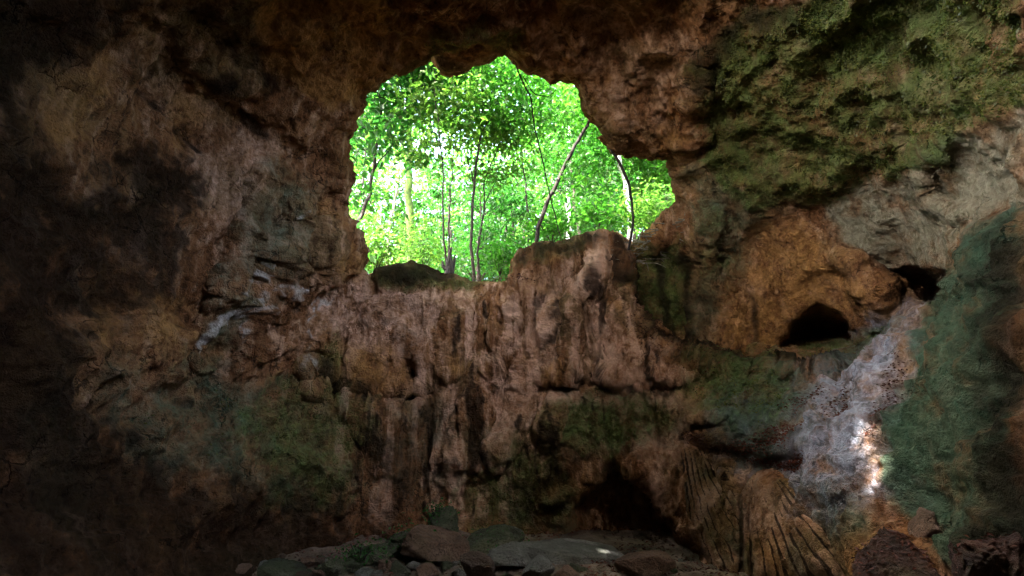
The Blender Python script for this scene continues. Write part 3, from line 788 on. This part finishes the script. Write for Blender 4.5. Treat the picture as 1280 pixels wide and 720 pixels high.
def crown_points(blobs, n, rg, shell=.35):
    """points in flattened sprays spread through the blobs: (centre, radii)"""
    out = []
    w = np.array([b[1][0] * b[1][1] * b[1][2] for b in blobs]); w = w ** .75; w /= w.sum()
    for (c, rad), ww in zip(blobs, w):
        ns = max(3, int(n * ww / 46))
        d = rg.normal(size=(ns, 3)); d /= np.linalg.norm(d, axis=1)[:, None]
        rr = rg.uniform(shell, 1.0, ns) ** .6
        sc = np.array(c) + d * rr[:, None] * np.array(rad)
        m = int(n * ww / ns) + 1
        p = sc[:, None] + rg.normal(size=(ns, m, 3)) * (np.array([.40, .40, .12]) * rg.uniform(.6, 1.3, (ns, 1, 1)))
        out.append(p.reshape(-1, 3))
    return np.concatenate(out)

# ------------------------------------------------------------------ forest floor outside
def forest_z(x, y):
    x = np.asarray(x, float); y = np.asarray(y, float)
    Q = np.stack([x, y, np.zeros_like(x)], -1)
    return 4.25 + .035 * (y - 9.5) + .34 * np.clip(x - 1.2, 0, 9) + .10 * np.clip(x - 1, 0, 20) * sst(12, 30, y) + fbm(Q, .3, 4) * .4 * sst(10, 14, y) + fbm(Q, 1.5, 3) * .06
ux = np.concatenate([np.arange(-60, -10, 1.2), np.arange(-10, 10, .16), np.arange(10, 60, 1.2)])
uy = np.concatenate([np.arange(8.6, 18, .16), np.arange(18, 110, 1.2)])
gx, gy = np.meshgrid(ux, uy)
G = np.stack([gx, gy, forest_z(gx, gy)], -1)
dd = G - CAMP; rr = np.linalg.norm(dd, axis=-1); ok = rr > base_r(dd / rr[..., None]) + np.where(np.abs(gx) < 1.4, .12, 1.5)
n1, n2 = gx.shape; idx = np.arange(n1 * n2).reshape(n1, n2)
Q = np.stack([idx[:-1, :-1], idx[:-1, 1:], idx[1:, 1:], idx[1:, :-1]], -1).reshape(-1, 4); Q = Q[ok.ravel()[Q].all(1)]
us = np.zeros(n1 * n2, bool); us[Q.ravel()] = True; rm = np.cumsum(us) - 1
ff = mesh_np('forest_floor', G.reshape(-1, 3)[us], rm[Q], M_SOIL); tag(ff, kind='structure')

# ------------------------------------------------------------------ trees
def make_crown(parent, blobs, n, size, mat, seed, droop=.5):
    rg = np.random.default_rng(seed)
    C = crown_points(blobs, n, rg)
    V, Fq, tone = leaves_mesh(C, size, rg=rg, droop=droop)
    return mesh_np('crown', V, Fq, mat, parent, False, {'tone': tone})

def tree(lines, radii, blobs, n, size, leafm, barkm, label, seed, name='tree', group=None, jit=.06, cat='tree'):
    """lines in world metres; the first is the trunk, others limbs"""
    base = np.array(lines[0][0])
    root = empty(name, base)
    tag(root, label, cat, group)
    parts = []
    for ln, (r0, r1) in zip(lines, radii):
        q_ = smooth_line(np.array(ln) - base, 40, jit)
        parts.append(tube(q_, np.linspace(r0, r1, len(q_)) * .78, 9))
    V, Fq = merge(parts); mesh_np('trunk', V, Fq, barkm, root)
    if blobs:
        make_crown(root, [(np.array(c) - base, rad) for c, rad in blobs], n, size, leafm, seed)
    return root

def B(px, py, r_, rx, ry=None, rz=None):
    return (at(px, py, r_), (rx, ry or rx, rz or rx * .6))

def foot(px, r_):
    """the point of the forest floor in column px at horizontal distance r_"""
    x = (px - 640) / F * r_ * .985; y = r_
    return np.array([x, y, float(forest_z(x, y)) - .15])

T = []
# the trunks one can make out, left to right
T.append(tree([[foot(438, 12.5), at(444,290,12.6), at(452,268,12.7), at(462,246,12.8), at(466,212,13), at(478,150,13.2), at(470,60,13.6), at(476,-80,14)],
               [at(465,215,13), at(480,196,13.2), at(500,170,13.6)]], [(.075, .03), (.03, .012)],
              [B(470,190,13.2,1.1), B(510,110,13.6,1.3), B(455,90,13,1.1), B(545,60,13.6,1.3), B(440,300,12.8,.5,.5,.5), B(480,20,13,1.6), B(450,240,13,.6)], 5200, .21, M_LEAFD, M_BARK,
              'curving dark slender tree at the left edge of the opening', 101))
T.append(tree([[foot(512, 17), at(513,300,17), at(511,262,17.2), at(512,180,17.6), at(508,40,18)]], [(.20, .10)],
              [B(512,300,17,.35,.35,.8), B(512,270,17.1,.28,.28,.8), B(500,120,17.5,1.8), B(540,60,18,2.0), B(480,160,17.5,1.2)], 4200, .17, M_LEAF2, M_BARKM,
              'bushy leaf covered trunk left of the dark stump', 102))
T.append(tree([[foot(557, 11.4), at(556,300,11.5), at(553,270,11.6), at(554,236,11.8), at(549,180,12), at(540,60,12.6)], [at(560,320,11.4), at(562,290,11.5), at(560,262,11.6), at(566,228,11.9), at(566,170,12.2)],
               ], [(.035, .016), (.028, .012)], [B(548,170,12,.7,.7,.4), B(556,120,12.3,.9), B(530,60,12.6,1.1)], 1800, .15, M_LEAF2, M_BARK,
              'pair of thin stems rising from the dark stump', 103))
T.append(tree([[foot(592, 12.2), at(590,320,12.2), at(589,280,12.3), at(592,230,12.5), at(598,180,12.7), at(604,130,13), at(600,20,13.5)], [at(592,235,12.5), at(582,190,12.6), at(572,160,12.8)],
               [at(600,165,12.8), at(622,140,13), at(640,130,13.1)]], [(.055, .028), (.02, .008), (.02, .008)],
              [B(604,120,13,1.1), B(640,110,13.3,1.0), B(576,150,12.8,.7,.7,.4), B(610,40,13.5,1.5), B(650,160,13.2,.6,.6,.35)], 4300, .16, M_LEAF, M_BARK,
              'tall straight slender tree in the middle of the opening', 104))
T.append(tree([[foot(601, 12.8), at(597,325,12.8), at(600,285,12.9), at(607,255,13), at(603,232,13.1), at(615,200,13.3), at(632,160,13.6)], [at(606,258,13), at(616,236,13.1), at(622,215,13.3)]], [(.042, .014), (.02, .008)],
              [B(630,165,13.6,.8,.8,.5), B(618,215,13.4,.5,.5,.3)], 1500, .15, M_LEAF2, M_BARK, 'crooked forked sapling beside the straight slender tree', 105))
T.append(tree([[foot(656, 11.0), at(672,280,11.1), at(690,242,11.2), at(704,212,11.3), at(720,180,11.4), at(736,154,11.5), at(770,90,11.8), at(800,10,12.4)], [at(690,244,11.2), at(700,236,11.3), at(716,240,11.5)]], [(.062, .04), (.016, .007)],
              [B(790,40,12.2,1.2), B(716,236,11.6,.4,.4,.25), B(760,100,12,.7), B(730,130,11.9,.6,.6,.4)], 2200, .15, M_LEAF, M_BARK,
              'bare trunk leaning to the right across the opening', 106))
T.append(tree([[foot(661, 14.5), at(660,285,14.5), at(657,240,14.7), at(652,195,15), at(660,120,15.4), at(650,20,16)]], [(.045, .018)],
              [B(660,130,15.4,1.4), B(690,90,15.8,1.5), B(650,200,15,.8,.8,.5), B(640,40,16,1.8)], 4200, .17, M_LEAF, M_BARK, 'thin upright tree left of the leaning trunk', 107))
T.append(tree([[foot(711, 19), at(711,280,19), at(710,255,19.2), at(712,150,20)]], [(.15, .09)], [B(715,160,20,2.0), B(740,200,19.8,1.2), B(690,190,20,1.2), B(760,130,20,1.8)], 4200, .18, M_LEAF, M_BARKP,
              'pale straight trunk standing behind the leaning trunk', 108))
T.append(tree([[foot(728, 17.5), at(724,290,17.5), at(718,255,17.7), at(714,200,18)]], [(.10, .05)], [B(720,200,18,1.1), B(745,230,17.8,.9)], 1800, .17, M_LEAFD, M_BARKG, 'brown trunk tilted to the left beside the pale straight trunk', 109))
T.append(tree([[foot(792, 14.5), at(789,275,14.5), at(786,250,14.5), at(781,228,14.6), at(775,205,14.7), at(768,150,15)]], [(.115, .08)], [B(760,150,15,1.4), B(800,160,15.2,1.6), B(830,200,15,.8), B(740,215,15,.6,.6,.4)], 4500, .16, M_LEAF, M_BARKP,
              'white barked trunk at the right side of the opening', 110))
T.append(tree([[foot(838, 16), at(836,240,16), at(842,160,16.4)]], [(.10, .05)], [B(838,220,16,1.0), B(820,240,15.8,1.0), B(846,180,16.2,1.4), B(815,200,16,.9), B(845,265,15.6,.7)], 5200, .15, M_LEAF, M_BARK,
              'dense leafy tree filling the right corner of the opening', 111))
# stump
st_b = at(562, 338, 10.6)
def stump():
    root = empty('tree_stump', st_b); tag(root, 'dark jagged stump on the ledge under the thin stems', 'stump')
    ps = []
    for ln, a, b in (([(0,0,-.25),(0,0,.1),(-.02,0,.28),(.03,0,.5)], .13, .015), ([(.02,0,0),(.09,0,.16),(.12,.02,.34)], .07, .012), ([(-.05,0,0),(-.14,0,.1),(-.16,0,.22)], .06, .012), ([(-.1,0,-.1),(-.3,-.05,-.16)], .07, .02), ([(.1,0,-.1),(.28,-.06,-.18)], .06, .02)):
        q_ = smooth_line(ln, 14, .03); ps.append(tube(q_, np.linspace(a, b, 14), 9))
    V, Fq = merge(ps); mesh_np('trunk', V, Fq, M_BARK, root)
stump()
# hanging vines on the rim
def vine(pts, r0, label, mat=M_BARK, jit=.03):
    q_ = smooth_line(pts, 60, jit); V, Fq = tube(q_, np.linspace(r0, r0 * .8, 60), 8)
    o = mesh_np('vine', V, Fq, mat); return tag(o, label, 'vine')
vine([at(757,172,9.9), at(762,184,9.7), at(776,206,9.7), at(787,232,9.7), at(791,262,9.7), at(790,292,9.7), at(786,318,9.8)], .028, 'thick dark vine hanging in an arc from the right rim of the opening')
vine([at(643,74,9.6), at(650,92,9.7), at(662,118,9.9), at(668,160,10.2), at(678,205,10.6), at(690,255,11), at(701,298,11.4)], .016, 'long thin liana hanging down from the top rim of the opening')
vine([at(655,95,9.8), at(668,118,9.9), at(684,122,9.9), at(695,112,9.8)], .010, 'short looping tendril below the top rim of the opening')

# shrubs along the sill, each its own clump
def shrub(px, py, r_, w, h, n, mat, label, seed, group='shrubs along the sill', size=.14):
    b = at(px, py, r_); root = empty('shrub', b); tag(root, label, 'shrub', group)
    rg = np.random.default_rng(seed); ps = []
    for a in range(5):
        t_ = rg.uniform(-.5, .5, 2)
        q_ = smooth_line([(0, 0, -.1), (t_[0] * w * .4, t_[1] * w * .4, h * .4), (t_[0] * w * .8, t_[1] * w * .8, h * .85)], 10, .02)
        ps.append(tube(q_, np.linspace(.014, .006, 10), 6))
    V, Fq = merge(ps); mesh_np('stem', V, Fq, M_BARK, root)
    C = np.stack([rg.normal(0, w * .33, n), rg.normal(0, w * .33, n), np.abs(rg.normal(h * .55, h * .3, n))], -1)
    V, Fq, tone = leaves_mesh(C, size, rg=rg, droop=.3); mesh_np('foliage', V, Fq, mat, root, False, {'tone': tone})
    return root
shrub(470, 335, 12.5, 1.0, .9, 700, M_LEAF2, 'light green shrub at the left end of the sill', 201)
shrub(530, 332, 14, 1.2, .8, 700, M_LEAF2, 'bright shrub on the ground just left of the dark stump', 202)
shrub(625, 340, 13, 1.0, .8, 700, M_LEAF, 'leafy shrub between the slender trees and the raised rock', 203)
shrub(690, 300, 12.6, 1.3, .7, 900, M_LEAF, 'shrub behind the top of the raised rock under the leaning trunk', 204)
shrub(745, 288, 13, 1.1, .8, 800, M_LEAF, 'shrub behind the pink pillar at the right end of the raised rock', 205)
shrub(815, 285, 13, 1.3, .9, 1000, M_LEAF2, 'broad shrub behind the root tangle on the right rim', 206)

GP = 'low plants on the floor rubble'
shrub(512, 690, 7.9, .42, .30, 420, M_LEAFD, 'low dark green plant growing on the mossy rock left of the tan boulder', 211, GP, .055)
shrub(548, 655, 8.1, .34, .26, 300, M_LEAFD, 'small dark plant on top of the mossy rock behind the tan boulder', 212, GP, .05)
shrub(622, 680, 7.9, .50, .16, 380, M_LEAFD, 'flat creeping plant covering the dark green boulder beside the slab', 213, GP, .05)
shrub(450, 700, 7.6, .5, .18, 300, M_LEAFD, 'creeping plant at the dark left end of the rubble', 214, GP, .05)

# trees further back: a few kinds built once and copied
def copy_tree(o, loc, rz, s, label):
    c = o.copy(); col.objects.link(c); c.location = loc; c.rotation_euler = (0, 0, rz); c.scale = (s, s, s * random.uniform(.9, 1.15)); c['label'] = label
    for ch in o.children:
        d = ch.copy(); col.objects.link(d); d.parent = c
    return c
def proto(seed, hgt, cr, n, leafm, barkm, label):
    rg = np.random.default_rng(seed)
    top = np.array([rg.normal(0, .5), rg.normal(0, .5), hgt])
    lines = [[(0, 0, -.3), (rg.normal(0, .25), rg.normal(0, .25), hgt * .4), (top * .75), top]]; rad = [(.16, .03)]
    blobs = []
    for a in range(9):
        z = rg.uniform(.22, 1.0) * hgt; an = a * 2.4 + rg.uniform(-.4, .4)
        o = cr * rg.uniform(.45, 1.0) * (1.1 - .45 * z / hgt)
        e = np.array([math.cos(an) * o, math.sin(an) * o, z])
        lines.append([np.array([0, 0, max(.5, z - o * .7)]), e * np.array([.5, .5, 1]) - np.array([0, 0, o * .2]), e]); rad.append((.05, .012))
        blobs.append((e, (cr * .5, cr * .5, cr * .3)))
    blobs.append((top, (cr * .6, cr * .6, cr * .5)))
    return tree(lines, rad, blobs, n, .21, leafm, barkm, label, seed, group='trees further back in the forest')
pr = [proto(301, 9.5, 2.3, 3600, M_LEAF, M_BARK, ''), proto(302, 12, 2.8, 4200, M_LEAF2, M_BARKG, ''), proto(303, 7.0, 2.0, 3000, M_LEAFD, M_BARK, '')]
spots = []
for px, d_, kx, s in [(440,22,0,1),(585,44,1,.9),(620,26,2,1),(640,34,0,1.1),(665,24,0,.9),(690,30,1,1),(705,22,2,1),(730,26,0,1),(750,34,1,1.1),(770,21,2,1),(790,28,0,1),(805,20,2,1),
                      (820,24,0,1),(840,30,1,1),(855,20,2,1.1),(870,26,0,1),(420,34,1,1),(400,26,0,1),(360,30,1,1),(900,34,1,1),(680,44,1,1.2),(720,42,0,1.2),(780,44,1,1.2),(830,42,0,1.2),(610,52,0,1),(560,20,2,.9),(520,24,2,1),(600,18,2,.8),(575,30,2,1.2),(500,27,2,1),(488,22,1,.85),(535,31,0,1),(470,33,1,1),(625,20,2,.85),(540,28,1,.8),(650,19,2,.8)]:
    spots.append((px, d_, kx, s))
BACK = 'tree with layered green foliage standing back in the forest beyond the opening'
seen_k = set()
for n_, (px, d_, kx, s) in enumerate(spots):
    p = foot(px, d_)
    if kx not in seen_k:
        seen_k.add(kx); o = pr[kx]; o.location = p; o.scale = (s, s, s); o['label'] = BACK
    else:
        copy_tree(pr[kx], p, random.uniform(0, 6.28), s, BACK)

# unseen tree added over the skylight to block and sift the sun
sd_ = np.array(SUN_DIR)
hc_ = SKY_P + sd_ * 4.5
tb = SKY_P + np.array([-5.2, -4.2, 1.0]) + np.array([0, -1.5, 0])
ov = tree([[tb, tb + [.2, .1, 3.0], tb + [1.2, .8, 5.5]], [tb + [.2, .1, 2.6], (tb + hc_) / 2 + [0, 0, .5], hc_]], [(.24, .08), (.10, .03)], None, 0, .3, M_LEAFD, M_BARK,
     'unseen leafy tree added over the skylight to block and sift the sun', 401)
rg = np.random.default_rng(402)
e1 = np.cross(sd_, [0, 0, 1]); e1 /= np.linalg.norm(e1); e2 = np.cross(sd_, e1)
nl = 36000
rad_ = 4.3 * np.sqrt(rg.uniform(0, 1, nl)); an_ = rg.uniform(0, 6.283, nl)
C = hc_ + (rad_ * np.cos(an_))[:, None] * e1 + (rad_ * np.sin(an_))[:, None] * e2 + rg.normal(0, .45, nl)[:, None] * sd_
fl_ = [(1092,548,.05),(1080,590,.03),(1108,604,.06),(1150,515,.0),(1110,552,.06),(1058,572,.0),(1134,612,.03),(1192,548,-.02),(1086,624,.03),(1064,556,.02),(1142,578,.0),(1122,566,.03),(1098,576,.03),(1075,540,.0),(1165,528,-.01),(1112,640,.0)]
fl_ = [(surf_at(np.array([float(a)]), np.array([float(b)]))[0], c_) for a, b, c_ in fl_] + [(at(768, 690, 7.65), .10)]
for t_, rd in fl_:  # leaves removed along sun rays so flecks land on chosen spots
    v = C - t_
    dist = np.linalg.norm(v - (v @ sd_)[:, None] * sd_, axis=1)
    C = C[dist > rd * 1.15 + .085]
V, Fq, tone = leaves_mesh(C - tb, .30, rg=rg); mesh_np('crown', V, Fq, M_LEAFD, ov, False, {'tone': tone})

# the far wood
rg = np.random.default_rng(77)
n_ = 150000
C = np.stack([rg.uniform(-44, 44, n_), rg.uniform(34, 62, n_), rg.uniform(4, 34, n_)], -1)
dn = fbm(C, .22, 3, .6, off=3.) * 1.5 - .02 - .22 * sst(-1, -6, C[:, 0]) * sst(-24, -14, C[:, 0])
C = C[rg.uniform(-.35, .25, n_) < dn]
V, Fq, tone = leaves_mesh(C, .55, rg=rg); fw = mesh_np('far_wood', V, Fq, M_LEAF2, None, False, {'tone': tone})
tag(fw, 'bright green far wood seen between the trees', kind='stuff')

# ------------------------------------------------------------------ root tangle on the right rim
rg = np.random.default_rng(81); ps = []
for a in range(70):
    x0, y0 = rg.uniform(780, 850), 0
    t0 = (x0 - 780) / 70
    y0 = 322 - 52 * t0 ** 1.1 + rg.uniform(-6, 10)
    ln = []
    ang = rg.uniform(-.9, .5)
    for s_ in range(6):
        xx = x0 + s_ * rg.uniform(3, 9) * math.cos(ang) * (1 if a % 3 else -1); yy = y0 + s_ * rg.uniform(2, 6) * math.sin(ang + .5)
        xx = min(xx, 856)
        ln.append(at(xx, yy, float(shell_at(xx, max(yy, 300))) + .1 - .10 * s_ * (1 - s_ / 6) - rg.uniform(0, .12)))
    ps.append(tube(smooth_line(ln, 16, .03), np.linspace(rg.uniform(.008, .018), .004, 16), 6))
V, Fq = merge(ps); o = mesh_np('root_tangle', V, Fq, M_ROOT); tag(o, 'tangle of dry grey roots spilling over the right rim of the opening', 'roots')

# ------------------------------------------------------------------ dead leaves
def litter(name, lines, n, spread, size, seed):
    rg = np.random.default_rng(seed); Cs = []
    for ln, share in lines:
        m = int(n * share); t = rg.uniform(0, 1, m) * (len(ln) - 1); i = np.minimum(t.astype(int), len(ln) - 2); f = t - i
        L = np.array(ln, float); p = L[i] * (1 - f)[:, None] + L[i + 1] * f[:, None]
        p = p + rg.normal(0, 1, (m, 2)) * np.array([spread * 1.5, spread * .8])
        ij = np.argmin(np.abs(PXr[:, None] - p[:, 0][None]), 0) if False else None
        Cs.append(p)
    p = np.concatenate(Cs)
    C = surf_at(p[:, 0], p[:, 1])
    V, Fq, tone = leaves_mesh(C, size, rg=rg, droop=0., flat=.7)
    o = mesh_np(name, V, Fq, M_LITTER, None, False, {'tone': tone}); return tag(o, kind='stuff')
o = litter('leaf_litter', [([(855,545),(900,560),(960,560),(1010,545)], .35), ([(1000,524),(1030,512),(1045,508)], .05), ([(1050,532),(1062,520),(1072,505)], .05), ([(1142,465),(1124,510),(1112,560)], .06), ([(940,575),(990,585),(1005,575)], .13), ([(790,398),(830,434),(900,458),(990,466)], .26), ([(590,348),(660,352)], .08)], 5200, 4, .036, 91)
o['label'] = 'red brown dead leaves scattered along the ledges and the bluish slope'

n_ = 9000
rg = np.random.default_rng(93)
C = np.stack([rg.uniform(-5, 4, n_), rg.uniform(5.6, 9, n_), np.zeros(n_)], -1)
C = C[fbm(C, 1.3, 3) + rg.uniform(-.3, .3, len(C)) > .0]
C[:, 2] = floor_z(C[:, 0], C[:, 1]) + .012
V, Fq, tone = leaves_mesh(C, .055, rg=rg, droop=0., flat=.4)
o = mesh_np('leaf_litter', V, Fq, M_LITTER, None, False, {'tone': tone}); tag(o, 'brown dead leaves lying between the stones of the cave floor', kind='stuff')
for b_, nb_ in ((RED1, 420), (RED2, 160)):
    vb = np.empty(len(b_.data.vertices) * 3); b_.data.vertices.foreach_get('co', vb); vb = vb.reshape(-1, 3)
    nb2 = np.empty(len(b_.data.vertices) * 3); b_.data.vertices.foreach_get('normal', nb2); nb2 = nb2.reshape(-1, 3)
    w_ = np.clip(nb2[:, 2] - .35, 0, 1); w_ /= w_.sum()
    pick = rg.choice(len(vb), nb_, p=w_)
    V, Fq, tone = leaves_mesh(vb[pick] + np.array(b_.location) + [0, 0, .008], .042, rg=rg, droop=0., flat=.35)
    o = mesh_np('leaf_litter', V, Fq, M_LITTER, None, False, {'tone': tone}); tag(o, 'red brown dead leaves covering the boulders at the lower right', kind='stuff')
# moss standing off the rock
M_MOSS = leaf_material('moss_tufts', (.075, .100, .020), (.08, .12, .02))
ok = (np.maximum(moss, algae * .45 * (PX < 900)) > rg.uniform(.25, 1.0, moss.shape)) & (HS > 6) & (PX > -20) & (PX < 1300) & (PY > -20) & (PY < 740) & (dark < .5) & (fbm(P, 3.0, 4, .6) > -.10)
ids = np.flatnonzero(ok.ravel()); ids = rg.choice(ids, min(len(ids), 90000), replace=False)
C = P.reshape(-1, 3)[ids] + N.reshape(-1, 3)[ids] * .008
ax = N.reshape(-1, 3)[ids] * .8 + rg.normal(0, .7, (len(ids), 3)); ax[:, 2] -= .25
ax /= np.linalg.norm(ax, axis=1)[:, None]
sd = np.cross(ax, rg.normal(size=ax.shape)); sd /= np.linalg.norm(sd, axis=1)[:, None]
L = (rg.uniform(.010, .032, len(ids)))[:, None]
V = np.stack([C - ax * .01, C + ax * L * .5 + sd * L * .3, C + ax * L, C + ax * L * .5 - sd * L * .3], 1).reshape(-1, 3)
i = np.arange(len(ids))[:, None] * 4; Fq = np.concatenate([i, i + 1, i + 2, i + 3], 1)
o = mesh_np('moss', V, Fq, M_MOSS, None, False, {'tone': np.repeat(rg.uniform(0, 1, len(ids)), 4)}); tag(o, 'dark green moss growing over the damp cave walls', kind='stuff')

# ------------------------------------------------------------------ light
w = bpy.data.worlds.new('World'); scene.world = w; w.use_nodes = True
nt = w.node_tree; bg = nt.nodes['Background']
sky = nt.nodes.new('ShaderNodeTexSky'); sky.sky_type = 'NISHITA'; sky.sun_disc = False
elv = math.asin(SUN_DIR.z); azm = math.atan2(SUN_DIR.x, SUN_DIR.y)
sky.sun_elevation = elv; sky.sun_rotation = azm
sky.dust_density = 8.0; sky.air_density = .8; sky.ozone_density = .5
nt.links.new(sky.outputs[0], bg.inputs[0]); bg.inputs[1].default_value = .15
sl = bpy.data.lights.new('sun', 'SUN'); sl.energy = 2.2; sl.angle = R(.5); sl.color = (1, .97, .92)
so = link(bpy.data.objects.new('sun', sl)); so.rotation_euler = (-SUN_DIR).to_track_quat('-Z', 'Y').to_euler()

cd = bpy.data.cameras.new('camera'); cd.sensor_width = 36; cd.lens = 18; cd.clip_end = 1000; cd.clip_start = .05
co = link(bpy.data.objects.new('camera', cd)); co.location = CAMP; co.rotation_euler = (R(90) + PITCH, 0, 0)
scene.camera = co
vs = scene.view_settings; vs.view_transform = 'Standard'; vs.look = 'None'; vs.exposure = 4.95; vs.gamma = 1
c = scene.cycles
c.use_denoising = True
try: c.denoiser = 'OPENIMAGEDENOISE'
except Exception: pass
c.max_bounces = 7; c.diffuse_bounces = 5; c.glossy_bounces = 2; c.transmission_bounces = 4; c.transparent_max_bounces = 4
c.sample_clamp_indirect = 6; c.caustics_reflective = False; c.caustics_refractive = False
